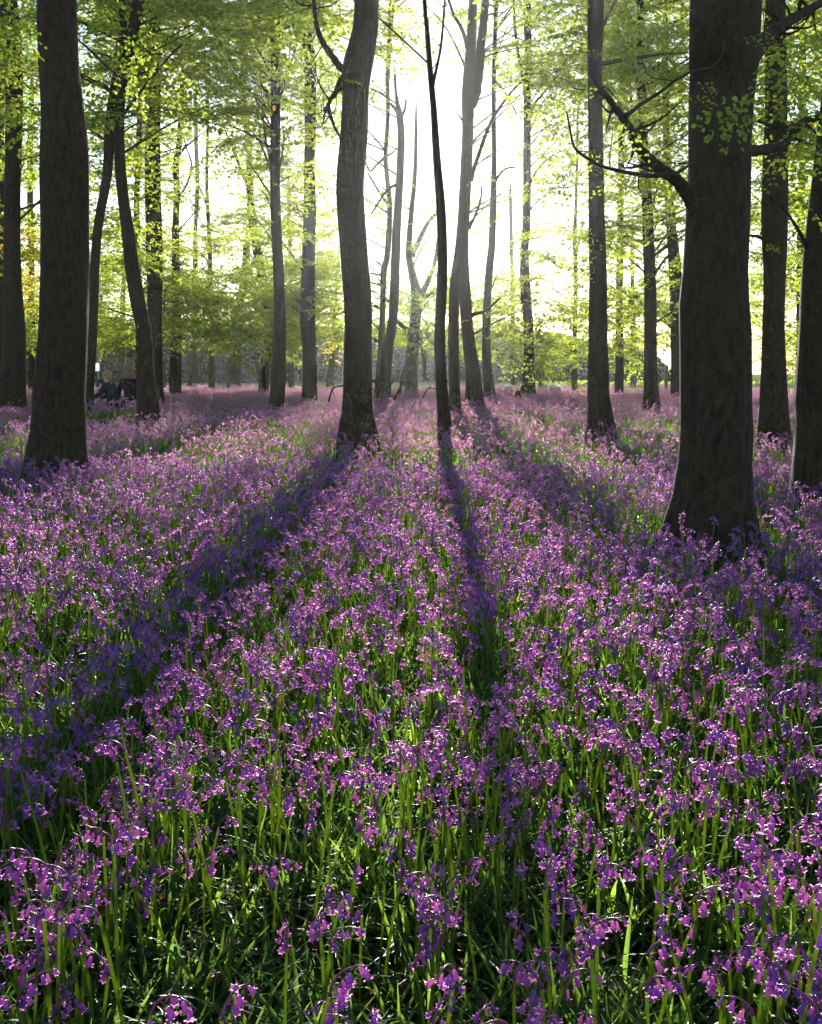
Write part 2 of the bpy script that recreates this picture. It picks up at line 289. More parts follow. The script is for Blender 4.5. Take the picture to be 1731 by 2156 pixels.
for key, Y, path, mat, label in TREES:
    T = Tree(); T.key = key; T.Y = Y
    P = []
    for px, py, w in path:
        p = at(px, py, Y); P.append([*p, w / 2 * depth_scale(px, py, Y)])
    P = P[::-1]                                    # foot first
    foot = np.array(P[0]); zg = float(hgt(foot[0], foot[1]))
    k = (foot[:3] - np.array(P[1])[:3])
    drop = foot[2] - (zg - 0.12)
    if drop > 0.02:
        base = foot.copy(); base[:2] += k[:2] / max(1e-3, abs(k[2])) * min(drop, 0.6) * 0.5; base[2] = zg - 0.12
        base[3] = foot[3] * (1.12 if Y > 7 else 1.25); P = [list(base)] + P
    base = np.array(P[0])
    top = np.array(P[-1]); prev = np.array(P[-2]); d = (top - prev)[:3]; d /= max(0.3, d[2]); 
    full = path[0][1] < 0
    ztop = 15.0 + rng.uniform(-1, 3) if full else top[2] + rng.uniform(1.0, 2.0)
    r = top[3]; p = top.copy(); nseg = 4; dz = max(0.5, ztop - top[2]) / nseg
    for s in range(nseg):
        dd = d[:2] * 0.6 ** (s + 1)
        p = p.copy(); p[0] += dd[0] * dz; p[1] += dd[1] * dz + rng.uniform(-.1, .1); p[2] += dz
        p[3] = r * (1 - (s + 1) / nseg * (0.8 if full else 0.9)); P.append(list(p))
    P = np.array(P)
    near = Y < 17
    n = 90 if near else 46
    C = catmull(P, n); C[:, 3] = np.maximum(C[:, 3], 0.006)
    C[:, 1] += 0.06 * np.sin(C[:, 2] * 0.9 + Y) * (C[:, 2] > 0.8)
    ph = rng.uniform(0, 6.28, 8); rb = base[3]
    def mod(i, a, Cc, ph=ph, zg=zg, near=near):
        z = Cc[:, 2][:, None] - zg
        m = 1 + 0.030 * np.sin(2 * a + z * 0.9 + ph[0]) + 0.022 * np.sin(3 * a - z * 1.7 + ph[1]) + 0.016 * np.sin(5 * a + z * 2.9 + ph[2]) + 0.012 * np.sin(z * 5.1 + ph[3] + a)
        if near: m = m + 0.010 * np.sin(9 * a + 1.3 * np.sin(z * 3 + ph[4])) + 0.006 * np.sin(z * 23 + 2 * np.sin(a * 2) + ph[5])
        fl = np.exp(-np.clip(z, 0, 9) / 0.28)
        return m + fl * (0.20 * np.sin(4 * a + ph[6]) + 0.12 * np.sin(7 * a + ph[7]))
    T.base = np.array([C[0, 0], C[0, 1], zg]); T.C = C; T.mod = mod; T.mat = M[mat]; T.full = full
    cat = 'tree'; name = 'tree'
    T.obj = empty('beech_tree' if Y < 50 else 'young_tree', T.base, label, 'tree', 'trees of the bluebell wood')
    mb = MB(); add_tube(mb, C[:, :3], C[:, 3], 32 if near else 14, mod=mod)
    mb.build('trunk', [T.mat], T.obj, origin=T.base)
    T.r0 = float(C[0, 3]); T.crown = MB(); T.nlimb = 0
    trees[key] = T
def trunk_at(T, z):
    C = T.C; z = min(max(z, C[0, 2]), C[-1, 2]); i = int(np.argmin(np.abs(C[:, 2] - z)))
    return C[i, :3].copy(), C[i, 3]
twigs_pending = []
def unit(v): return v / (np.linalg.norm(v, axis=-1, keepdims=True) + 1e-9)
def limb(key, pts, w0, w1, dY=0.0, sides=8, name='limb', Y=None):
    """a limb drawn through measured points, bending dY metres in depth on its way"""
    T = trees[key]; Yb = Y or T.Y; n = len(pts); P = []
    for i, (px, py) in enumerate(pts):
        yy = Yb + dY * (i / max(1, n - 1)); P.append(at(px, py, yy))
    P = np.array(P); C = catmull(P, max(12, n * 6)); s = Yb / F
    R = np.linspace(w0 / 2 * s, w1 / 2 * s, len(C)) * (1 + 0.08 * np.sin(np.arange(len(C)) * 1.7)) * (1 + .55 * np.exp(-np.arange(len(C)) / 1.6))
    mb = MB(); add_tube(mb, C, R, sides); lo_ = mb.build(name, [T.mat], T.obj, origin=T.base)
    if w0 >= 6:
        for q_ in range(int(3 + w0 / 3)):
            i_ = int(rng.uniform(.2, .98) * (len(C) - 1)); L_ = rng.uniform(.15, .5) * min(1.0, Yb / 9); d_ = unit(rng.normal(0, 1, 3) * [1, .6, .8]); a_ = C[i_]
            Q_ = catmull(np.array([a_, a_ + d_ * L_ * .5 + rng.normal(0, .03, 3), a_ + (d_ + [0, 0, .25]) * L_]), 7); mb = MB(); add_tube(mb, Q_, np.linspace(min(R[i_] * .5, .012), .002, 7), 5); mb.build('twig', [T.mat], lo_, origin=T.base)
            if rng.random() < .6: twigs_pending.append((T, Q_[-1], d_, Yb))
limb('centre', [(755,165),(722,146),(708,130),(681,91),(667,55),(660,0),(655,-30)], 17, 6, 0.5)
limb('centre', [(735,150),(716,170),(707,193),(692,222),(700,255),(710,278),(718,290)], 12, 4, -0.5)
limb('centre', [(716,185),(698,205),(686,232),(680,262)], 9, 3, -0.6)
limb('cross_right', [(272,109),(263,70),(258,30),(256,-10)], 16, 12, 0.6)
limb('lean_left', [(262,60),(275,40),(290,10),(300,-20)], 14, 11, -0.4)
limb('forked_tall', [(989,215),(1000,200),(1008,150),(1013,91),(1020,30),(1024,-20)], 22, 14, 0.3)
limb('forked_tall', [(986,100),(972,60),(955,30),(945,0)], 9, 5, 0.8)
limb('forked_tall', [(990,380),(1010,320),(1030,265),(1050,230),(1080,190),(1105,165),(1130,130)], 9, 3, -1.5)
limb('forked_tall', [(978,260),(968,245),(956,232)], 5, 2, -0.3)
limb('forked_tall', [(987,480),(1000,455),(1012,420),(1015,388)], 7, 3, -0.8)
limb('forked_tall', [(988,667),(1002,660),(1020,655),(1040,640),(1052,628)], 10, 3, -1.0)
limb('thin_right', [(1037,395),(1050,370),(1066,355),(1085,352)], 6, 3, 0.4)
limb('thin_right', [(1040,170),(1060,190),(1075,215),(1088,240)], 5, 3, -0.8)
limb('y_fork', [(866,538),(876,520),(888,495),(898,475),(911,457),(925,440)], 12, 7, 0.5)
limb('y_fork', [(882,628),(895,605),(906,580),(915,555),(922,500)], 14, 5, 0.9)
limb('y_fork', [(884,632),(900,622),(915,614),(930,606)], 10, 5, -0.5)
limb('y_fork', [(876,706),(886,716),(891,730),(893,760),(894,800)], 12, 7, -0.8)
limb('y_fork', [(866,700),(852,690),(838,678),(826,668)], 12, 7, -1.2)
limb('y_fork', [(870,560),(885,530),(905,500),(930,470)], 4, 2, -0.9)
limb('fork_tip', [(843,248),(852,232),(855,210)], 7, 4, 0.2)
limb('fork_tip', [(838,236),(826,222),(816,214)], 8, 4, -0.3)
limb('fork_tip', [(835,390),(822,395),(808,410),(794,432),(782,450)], 6, 3, -0.8)
limb('glare_left', [(812,330),(795,345),(780,360),(771,345),(768,330)], 6, 3, -1.0)
limb('glare_left', [(818,430),(805,415),(790,390),(775,365)], 6, 4, 0.6)
limb('glare_left', [(811,330),(826,322),(835,312)], 5, 3, 0.3)
limb('under_sun', [(909,190),(918,150),(928,100),(934,40),(938,-20)], 7, 4, 0.5)
limb('big_right', [(1470,450),(1449,412),(1425,380),(1390,355),(1362,330),(1340,305),(1326,270),(1305,240),(1280,205),(1258,180),(1243,155)], 30, 7, -0.9, 10)
limb('big_right', [(1404,368),(1370,370),(1340,367),(1274,352),(1239,335),(1210,310),(1200,270),(1194,238)], 10, 3, -1.0, Y=5.6)
limb('big_right', [(1318,245),(1330,235),(1352,218),(1390,194),(1424,168),(1460,150),(1500,140),(1522,112),(1524,92)], 9, 3, 0.35, Y=5.2)
limb('big_right', [(1420,370),(1440,355),(1458,345),(1490,338),(1530,337)], 7, 3, 0.3, Y=5.4)
limb('big_right', [(1560,150),(1592,108),(1620,75),(1657,48),(1700,22),(1750,-5)], 40, 16, 1.2, 10)
limb('big_right', [(1560,318),(1600,316),(1645,306),(1672,280),(1692,255),(1731,246),(1780,235)], 24, 12, 1.4, 10)
limb('big_right', [(1600,255),(1628,268),(1660,275)], 6, 4, 0.3, Y=6.0)
limb('right_behind', [(1630,520),(1600,500),(1570,495)], 8, 5, -0.3)
limb('right_edge', [(1700,520),(1672,470),(1650,440),(1620,415)], 8, 3, -0.5)
limb('mid_left', [(650,110),(640,60),(632,20),(625,-20)], 9, 6, 0.6)
limb('tall_wavy', [(527,400),(508,360),(498,330),(480,290),(465,240)], 8, 3, -1.5)
limb('tall_wavy', [(527,370),(545,330),(560,290),(575,250)], 8, 3, 1.5)
limb('tall_wavy', [(517,215),(500,170),(480,120),(470,60)], 7, 3, 1.0)
limb('small_curve', [(370,420),(390,395),(404,350),(392,310),(385,280)], 5, 2, -0.9)
limb('mid_far_slim', [(438,440),(425,405),(412,378),(400,350)], 5, 2, 0.9)
limb('leafy_slim', [(1112,270),(1125,220),(1150,190),(1180,140)], 6, 3, 1.4)
limb('leafy_slim', [(1110,200),(1098,150),(1088,90),(1082,20),(1080,-20)], 8, 5, -0.8)
limb('leafy_slim', [(1110,400),(1130,360),(1160,330),(1200,310)], 6, 2, 1.8)
limb('right_mid', [(1371,590),(1390,560),(1405,540),(1420,528)], 6, 4, 0.5)
limb('right_mid', [(1352,330),(1340,280),(1330,220),(1325,150)], 7, 4, 1.0)
limb('behind_big', [(1418,590),(1404,575),(1390,568),(1372,560)], 5, 2, -0.6)
limb('stout_back', [(516,585),(530,560),(540,530),(548,490)], 10, 4, 0.6)
limb('forked_sapling', [(545,792),(553,770),(556,750),(554,730)], 6, 4, 0.3)
limb('whip', [(1211,560),(1217,520),(1225,480),(1230,440)], 5, 2, 0.3)

# ---- leaf sprays: templates of twigs and leaves, then placed for every tree
def leaf_faces(P, A, Nn, L, Wd, curl=0.12):
    """P base points, A axis, Nn normal, L length, Wd width -> verts and quads (folded along the midrib)"""
    B = np.cross(Nn, A); n = len(P); L = L[:, None]; Wd = Wd[:, None]
    up = Nn
    pts = [P, P + A * L * .28 + B * Wd * .42 + up * Wd * .12, P + A * L * .68 + B * Wd * .40 + up * Wd * .10, P + A * L - up * L * curl,
           P + A * L * .68 - B * Wd * .40 + up * Wd * .10, P + A * L * .28 - B * Wd * .42 + up * Wd * .12]
    V = np.stack(pts, 1).reshape(-1, 3); b = np.arange(n)[:, None] * 6
    q = np.vstack([b + np.array([[0, 3, 2, 1]]), b + np.array([[0, 5, 4, 3]])])
    return V, q
def unit(v): return v / (np.linalg.norm(v, axis=-1, keepdims=True) + 1e-9)
def make_spray(r, L=1.5, leaf=0.075, step=0.085, sidestep=0.13, sides=3, droop=0.18, jit=0.85, tw=0.006):
    mb = MB(); P = []; A = []
    m = np.linspace(0, 1, 9); ph = r.uniform(0, 6.28)
    main = np.stack([m * L, 0.06 * L * np.sin(m * 5 + ph) , 0.05 * L * np.sin(m * 3 + ph) - droop * L * m ** 2], -1)
    add_tube(mb, main, np.linspace(tw, tw * .3, 9), sides, 1, cap=False)
    x = 0.12 * L; sgn = 1
    while x < L:
        t = x / L; o = np.array([np.interp(t, m, main[:, k]) for k in range(3)])
        ln = L * 0.42 * (1 - abs(t - .4) * .9) * r.uniform(.6, 1.15); ang = sgn * r.uniform(.6, 1.1)
        d = np.array([math.cos(ang), math.sin(ang), r.uniform(-.25, .25)])
        k = max(3, int(ln / step) + 1); s = np.linspace(0, 1, k)
        tw_pts = o + d * (s * ln)[:, None] + np.array([0, 0, -1]) * (droop * ln * s ** 2)[:, None] + np.array([0, 1, 0]) * (0.05 * ln * np.sin(s * 6 + ph))[:, None]
        add_tube(mb, tw_pts, np.linspace(tw * .5, tw * .2, k), 3, 1, cap=False)
        for i in range(1, k):
            for sg in ((1, -1) if r.random() < .7 else (1,)):
                P.append(tw_pts[i]); a2 = ang + sg * r.uniform(.3, 1.2)
                A.append([math.cos(a2), math.sin(a2), r.uniform(-.6, .15)])
        P.append(tw_pts[-1]); A.append([math.cos(ang), math.sin(ang), -.3])
        x += sidestep * L * r.uniform(.35, .75); sgn = -sgn
    P = np.array(P); A = unit(np.array(A)); n = len(P)
    Nn = np.array([0, 0, 1.0]) + r.normal(0, jit, (n, 3)); Nn = unit(Nn - A * (Nn * A).sum(1, keepdims=True))
    S = leaf * r.uniform(.7, 1.2, n)
    V, q = leaf_faces(P, A, Nn, S, S * r.uniform(.72, .92, n)); mb.add(V, q, 0)
    V = np.concatenate(mb.v); qs = np.vstack([f for f, mi in mb.f[4]]); ms = np.concatenate([np.full(len(f), mi) for f, mi in mb.f[4]])
    return V, qs, ms, n
SPR = [make_spray(np.random.default_rng(100 + k), L=1.6, leaf=0.080) for k in range(6)]
SPRN = [make_spray(np.random.default_rng(200 + k), L=0.7, leaf=0.064, step=0.07, sidestep=0.22, sides=5, tw=0.003, jit=0.8, droop=.5) for k in range(4)]
TUFT = [make_spray(np.random.default_rng(300 + k), L=0.45, leaf=0.075, step=0.07, sidestep=0.20, tw=0.003, jit=0.7) for k in range(4)]
leafcount = 0
def put_spray(T, p, yaw, pitch, roll, s, kit=None, mi_off=0):
    global leafcount
    kit = kit or SPR
    V, q, ms, n = kit[rng.integers(len(kit))]
    R = np.array((Matrix.Rotation(yaw, 3, 'Z') @ Matrix.Rotation(-pitch, 3, 'Y') @ Matrix.Rotation(roll, 3, 'X')))
    V = (V * s) @ R.T + p
    T.crown.add(V, q, ms + (1 - ms) * mi_off * 2); leafcount += n
def branch_to(T, p, yaw, pitch, r0=0.03):
    """thin branch from the trunk to the start of a spray"""
    d2 = np.hypot(p[0] - T.base[0], p[1] - T.base[1])
    z0 = max(1.8, p[2] - d2 * rng.uniform(.25, .7)); a, ra = trunk_at(T, z0)
    mid = (a + p) / 2 + np.array([rng.normal(0, .12), rng.normal(0, .12), rng.uniform(.0, .25)])
    C = catmull(np.array([a, mid, p]), 8); add_tube(T.crown, C, np.linspace(min(ra * .5, r0 * (.5 + d2 * .25)), .005, 8), 4, 1, cap=False)
tl = list(trees.values())
def choose_tree(p, D):
    best = min(tl, key=lambda T: math.hypot(T.base[0] - p[0], T.base[1] - p[1]) + (0 if T.C[-1, 2] > p[2] - 2 else 6) + (30 if T.Y < 14 else 0))
    return best
# regions of leaves: x0,x1,y0,y1, cover, near depth, far depth
REG = [(-80,100,-60,300,.72,18,40),(-80,100,300,560,.62,24,42),(-80,100,560,735,.82,34,54),
       (160,330,-60,260,.75,18,40),(160,330,260,560,.62,22,42),(160,340,540,730,.80,34,56),
       (330,640,-60,130,.86,16,38),(330,640,130,255,.72,20,40),(330,500,255,330,.45,24,42),(330,500,330,480,.22,26,44),(500,650,255,480,.62,24,42),
       (330,700,470,590,.62,34,56),(330,715,590,722,.90,30,50),
       (640,730,-60,140,.72,20,40),(640,730,140,300,.55,24,40),(640,725,300,410,.12,26,42),(640,725,410,600,.50,30,50),
       (770,1090,600,730,.60,40,58),(770,1060,420,600,.12,36,52),(770,850,-60,120,.35,24,38),(1030,1120,-60,180,.35,26,40),
       (1110,1240,-60,90,.40,22,40),(1120,1240,90,225,.75,22,42),(1110,1240,225,340,.35,24,44),(1100,1240,340,620,.32,26,46),(1060,1240,600,690,.42,30,50),(1050,1240,690,755,.66,30,48),
       (1240,1450,-60,200,.88,18,40),(1240,1450,200,480,.74,20,42),(1240,1440,480,640,.48,28,48),(1240,1420,640,745,.72,34,54),(1280,1345,740,785,.5,46,58),
       (1570,1790,-60,300,.78,18,40),(1570,1790,300,560,.70,22,42),(1570,1790,560,775,.74,32,54)]
for x0, x1, y0, y1, cov, D0, D1 in REG:
    area = (x1 - x0) * (y1 - y0); need = -math.log(1 - cov) * area * (2.2 if y0 >= 590 else 1.65); got = 0
    while got < need:
        D = rng.uniform(D0, D1); px = rng.uniform(x0, x1); py = rng.uniform(y0, y1)
        clump = fnoise(np.array(px), np.array(py * 1.8), 150, 5)
        if rng.random() > 0.25 + clump * 1.1: continue
        s = rng.uniform(.65, 1.25) * (1.3 if y0 >= 590 else 1.0); py = py + (18 * math.sin(px * .045) + 10 * math.sin(px * .13) - 6 if y0 >= 590 else 0); p = at(px, py, D)
        got += 0.17 * s * s * (F / D) ** 2
        T = choose_tree(p, D)
        yaw = math.atan2(p[1] - T.base[1], p[0] - T.base[0]) + rng.normal(0, .6)
        p0 = p - 0.7 * s * np.array([math.cos(yaw), math.sin(yaw), 0])
        pitch = rng.normal(0.02, .16); roll = rng.normal(0, .28)
        yel = 1 if (px < 110 and 470 < py < 640 and rng.random() < .75) or rng.random() < .01 else 0
        put_spray(T, p0, yaw, pitch, roll, s, SPR, yel)
        if rng.random() < .40 and np.hypot(p0[0] - T.base[0], p0[1] - T.base[1]) < 2.8 and p0[2] > 3.2: branch_to(T, p0, yaw, pitch)
# leaf tufts growing straight off some trunks
for key, ys, nn in (('left_pillar', (0, 640), 34), ('tufted_straight', (0, 600), 22), ('mid_left', (0, 640), 20), ('leafy_slim', (0, 700), 44), ('right_pillar', (460, 640), 10), ('right_pillar', (0, 130), 8),
                    ('right_mid', (0, 620), 36), ('behind_big', (200, 560), 22), ('thin_right', (0, 640), 24), ('y_fork', (290, 560), 10), ('glare_left', (0, 660), 18),
                    ('tall_wavy', (200, 740), 50), ('small_curve', (180, 640), 26), ('whip', (260, 660), 20), ('cross_right', (0, 260), 14), ('lean_left', (0, 160), 10), ('behind_cross', (60, 640), 30), ('right_behind', (0, 500), 16), ('far_right_slim', (0, 700), 24), ('top_right_slim', (0, 700), 24), ('left_second', (0, 200), 10)):
    T = trees[key]
    for k in range(nn):
        py = rng.uniform(*ys); z = at(865, py, T.Y)[2]; c, r = trunk_at(T, z); a = rng.uniform(0, 6.28)
        put_spray(T, c + np.array([math.cos(a), math.sin(a), 0]) * r * .8, a, rng.uniform(-.3, .5), rng.normal(0, .4), rng.uniform(.6, 1.3), TUFT)
# near hanging sprays with big leaves
NEAR = [('big_left', 6.2, [(10,30),(20,70),(45,90),(40,130),(20,110),(30,20),(8,90),(55,50)], 0.9), ('big_left', 7.6, [(262,75),(255,110),(285,100),(262,130),(300,125),(325,130),(350,165),(362,130),(400,170),(380,185),(290,75),(330,60)], .9),
        ('big_right', 5.0, [(1545,205),(1530,208),(1590,208),(1600,160),(1625,165),(1650,205),(1610,200),(1680,190),(1700,160),(1715,205),(1690,60),(1715,20),(1640,130),(1575,200)], .75),
        ('big_right', 6.8, [(1610,310),(1640,330),(1600,335),(1660,310),(1690,320),(1720,300),(1650,290),(1700,380),(1600,170),(1620,40),(1700,60),(1670,100),(1610,90),(1640,60),(1720,110),(1725,350),(1590,300)], .9),
        ('right_pillar', 15.0, [(1240,480),(1262,500),(1250,560),(1262,590),(1240,575),(1255,340),(1252,100)], .9)]
for key, Y, pts, s in NEAR:
    T = trees[key]
    for px, py in pts:
        p = at(px + rng.uniform(-8, 8), py + rng.uniform(-8, 8), Y + rng.uniform(-.3, .3)); yaw = rng.uniform(0, 6.28); k = s * rng.uniform(.35, .62)
        put_spray(T, p - 0.3 * k * np.array([math.cos(yaw), math.sin(yaw), 0]), yaw, rng.uniform(-.5, .1), rng.normal(0, .6), k, SPRN)
for T, p_, d_, Yb in twigs_pending:
    put_spray(T, p_, math.atan2(d_[1], d_[0]), rng.uniform(-.3, .3), rng.normal(0, .4), rng.uniform(.16, .34) if Yb < 10 else rng.uniform(.4, .8), SPRN if Yb < 10 else TUFT)
# upper crowns, mostly above the frame
for T in tl:
    if T.full:
        for k in range(16):
            z = rng.uniform(min(13.5, max(9.5, 1.15 + T.Y * .40)), 16.5); a = rng.uniform(0, 6.28); rr = rng.uniform(.8, 3.0)
            p = np.array([T.C[-1, 0] + math.cos(a) * rr, T.C[-1, 1] + math.sin(a) * rr, z])
            put_spray(T, p, a, rng.normal(.1, .2), rng.normal(0, .3), rng.uniform(.9, 1.4)); branch_to(T, p, a, 0)
for T in tl:
    if T.crown.n: T.crown.build('crown', [M['leaf'], M['twig'], M['leaf_yellow']], T.obj, smooth=False, origin=T.base)
print('leaves', leafcount)

# ------------------------------------------------------------------ bluebells
def bell_geo(L=0.0155, sides=12, rings=None):
    rings = rings or [(0, .0014, .0014), (.07, .0031, .0031), (.40, .0037, .0036), (.72, .0043, .0040), (.88, .0056, .0042), (.97, .0080, .0046), (.95, .0094, .0050), (.86, .0096, .0050)]
    V = []; n = sides
    for z, rt, rn in rings:
        for k in range(n):
            a = 2 * np.pi * k / n; r = rt if k % 2 == 0 else rn; zz = z if k % 2 == 0 else min(z, .90)
            V.append([math.cos(a) * r, math.sin(a) * r, -zz * L])
    i = np.arange(len(rings) - 1)[:, None] * n; j = np.arange(n)[None]; k = (j + 1) % n
    return np.array(V), np.stack([i + j, i + n + j, i + n + k, i + k], -1).reshape(-1, 4)
BELL_V, BELL_Q = bell_geo()
BLOW_V, BLOW_Q = bell_geo(sides=6, rings=[(0, .002, .002), (.25, .0040, .0040), (.78, .0046, .0044), (1.0, .0098, .0060)])
def rotmat(yaw, tilt, roll=0): return np.array(Matrix.Rotation(yaw, 3, 'Z') @ Matrix.Rotation(tilt, 3, 'Y') @ Matrix.Rotation(roll, 3, 'Z'))
def plant_layout(r):
    """stem curve and the frames of its bells; the raceme nods towards +X"""
    h = r.uniform(.23, .36); lean = r.uniform(-.05, .05); arch = r.uniform(.045, .075); nb = int(r.integers(5, 10)); side = r.normal(0, .02)
    t = np.linspace(0, 1, 9); stem = np.stack([lean * t ** 2 * 1.2, side * t ** 2, h * t], -1)
    bend = r.uniform(1.4, 2.5); u = np.linspace(0, 1, 11)[1:]; ang = u * bend; step = arch * 1.25 / 10
    cx = np.cumsum(np.sin(ang)) * step; cz = np.cumsum(np.cos(ang)) * step
    top = stem[-1] + np.stack([cx, np.zeros(10), cz], -1); C = np.vstack([stem, top]); R = np.concatenate([np.linspace(.0034, .0026, 9), np.linspace(.0020, .0009, 10)])
    bells = []
    for k in range(nb):
        f = (k + .3) / nb; idx = 8 + f * 10; i0 = int(idx); i0 = min(i0, 17); p = C[i0] + (C[i0 + 1] - C[i0]) * (idx - i0)
        yaw = r.uniform(-1.3, 1.3) if k % 2 else r.uniform(-.6, .6) + (1.0 if r.random() < .5 else -1.0)
        tilt = -r.uniform(.15, .75) * (1.0 if f < .8 else 1.3); sc = (1.12 - .35 * f) * r.uniform(.9, 1.1)
        ped = (.016 - .010 * f) * r.uniform(.8, 1.3); d = np.array([math.cos(yaw), math.sin(yaw), 0]); q = p + d * ped * .7 + np.array([0, 0, -ped * .35])
        bells.append((p, q, yaw, tilt, sc, r.uniform(0, 1)))
    return C, R, bells, nb
LAY = [plant_layout(np.random.default_rng(500 + k)) for k in range(10)]
def stem_mb(lay):
    C, R, bells, nb = lay; mb = MB(); add_tube(mb, C[:9], R[:9], 6, 0, cap=False); add_tube(mb, C[8:], R[8:], 5, 1)
    for p, q, yaw, tilt, sc, rl in bells:
        m = (p + q) / 2 + np.array([0, 0, .003]); add_tube(mb, catmull(np.array([p, m, q]), 5), np.full(5, .0008), 4, 1, cap=False)
        b = p + np.array([0, 0, .0]); d = np.array([math.cos(yaw), math.sin(yaw), .6]); e = np.array([-math.sin(yaw), math.cos(yaw), 0])
        mb.add(np.array([b - e * .0012, b + e * .0012, b + d * .013]), np.array([[0, 1, 2]]), 1)
    return mb
NLIP = 12 * 4                                             # faces of the tube; the rest are the curled lip
def add_bell(mb, V, mi):
    k = mb.n; mb.add(V, BELL_Q[:NLIP], mi); mb.f[4].append((BELL_Q[NLIP:] + k, mi + 1))
bell_mesh = MB(); add_bell(bell_mesh, BELL_V, 0); bell_mesh = bell_mesh.mesh('bell', [M['bell'], M['bell_lip']])
bell_me2 = MB(); add_bell(bell_me2, BELL_V * np.array([.66, .66, 1.05]), 0); bell_me2 = bell_me2.mesh('bell', [M['bell'], M['bell_lip']])
stem_meshes = [stem_mb(l).mesh('stem', [M['stem'], M['stem_top']]) for l in LAY]
KIT = bpy.data.collections.new('bluebell_kit')            # sources for the carpet, never linked to the scene
GKIT = bpy.data.collections.new('blade_kit')
def kit_obj(col, name, me): o = bpy.data.objects.new(name, me); col.objects.link(o)
for k, lay in enumerate(LAY):                             # 00..09 whole plants
    mb = stem_mb(lay)
    for p, q, yaw, tilt, sc, rl in lay[2]: add_bell(mb, (BELL_V * sc) @ rotmat(yaw, tilt, rl).T + q, 2)
    kit_obj(KIT, 'a%02d' % k, mb.mesh('a%02d' % k, [M['stem'], M['stem_top'], M['bell'], M['bell_lip']]))
for k in range(8):                                        # 10..17 clumps of lighter plants
    mb = MB(); r = np.random.default_rng(900 + k)
    for i in range(13):
        C, R, bells, nb = LAY[r.integers(len(LAY))]; yaw0 = r.uniform(0, 6.28); off = np.array([r.normal(0, .15), r.normal(0, .15), r.uniform(-.16, .05)]); Rz = rotmat(yaw0, r.normal(0, .06))
        V, q, t = tube(C[::3], R[::3], 3, cap=False); mb.add(V @ Rz.T + off, q, 0)
        for p, qq, yaw, tilt, sc, rl in bells: mb.add(((BLOW_V * sc * 1.08) @ rotmat(yaw, tilt, rl).T + qq) @ Rz.T + off, BLOW_Q, 1)
    kit_obj(KIT, 'b%02d' % k, mb.mesh('b%02d' % k, [M['stem'], M['bell_far']]))
def blade(mb, r, base, yaw, L, wd, arch, mi=0, seg=7):
    t = np.linspace(0, 1, seg); th = r.uniform(.05, .5) + arch * t
    dx = np.cumsum(np.sin(th)) * L / seg; dz = np.cumsum(np.cos(th)) * L / seg; dx -= dx[0]; dz -= dz[0]
    d = np.array([math.cos(yaw), math.sin(yaw), 0]); e = np.array([-math.sin(yaw), math.cos(yaw), 0])
    c = base + d * dx[:, None] + np.array([0, 0, 1]) * dz[:, None]
    tw = r.uniform(-.5, .5) * t; w = wd * np.sin(np.clip(t * 1.0 + .12, 0, 1) ** .7 * np.pi) ** .5 * .5; w[-1] = 0.0005
    nrm = np.stack([-np.cos(th) * d[0], -np.cos(th) * d[1], np.sin(th)], -1)
    ee = e * np.cos(tw)[:, None] + nrm * np.sin(tw)[:, None]
    V = np.vstack([c + ee * w[:, None], c + nrm * (w * -.35)[:, None], c - ee * w[:, None]]); n = seg; i = np.arange(n - 1)
    mb.add(V, np.vstack([np.stack([i, i + 1, n + i + 1, n + i], -1), np.stack([n + i, n + i + 1, 2 * n + i + 1, 2 * n + i], -1)]), mi)
for k in range(8):                                        # 0..7 tufts for the foreground
    mb = MB(); r = np.random.default_rng(700 + k)
    for i in range(26):
        b = np.array([r.normal(0, .055), r.normal(0, .055), -.01]); blade(mb, r, b, r.uniform(0, 6.28), r.uniform(.13, .28), r.uniform(.006, .013), r.uniform(.3, 2.6))
    nl_ = 5; Pl = np.stack([r.normal(0, .09, nl_), r.normal(0, .09, nl_), r.uniform(.005, .05, nl_)], -1); Nl = unit(np.array([0, 0, 1.]) + r.normal(0, .4, (nl_, 3))); Al = unit(np.cross(Nl, r.normal(0, 1, (nl_, 3)))); Sl = r.uniform(.035, .06, nl_)
    V_, q_ = leaf_faces(Pl, Al, Nl, Sl, Sl * .7); mb.add(V_, q_, 1)
    kit_obj(GKIT, 'a%02d' % k, mb.mesh('a%02d' % k, [M['blade'], M['litter']]))
for k in range(5):                                        # 8..12 broad tufts for the distance
    mb = MB(); r = np.random.default_rng(800 + k)
    for i in range(90):
        b = np.array([r.normal(0, .22), r.normal(0, .22), -.01]); blade(mb, r, b, r.uniform(0, 6.28), r.uniform(.16, .32), r.uniform(.010, .016), r.uniform(.4, 2.0), seg=4)
    kit_obj(GKIT, 'b%02d' % k, mb.mesh('b%02d' % k, [M['blade']]))
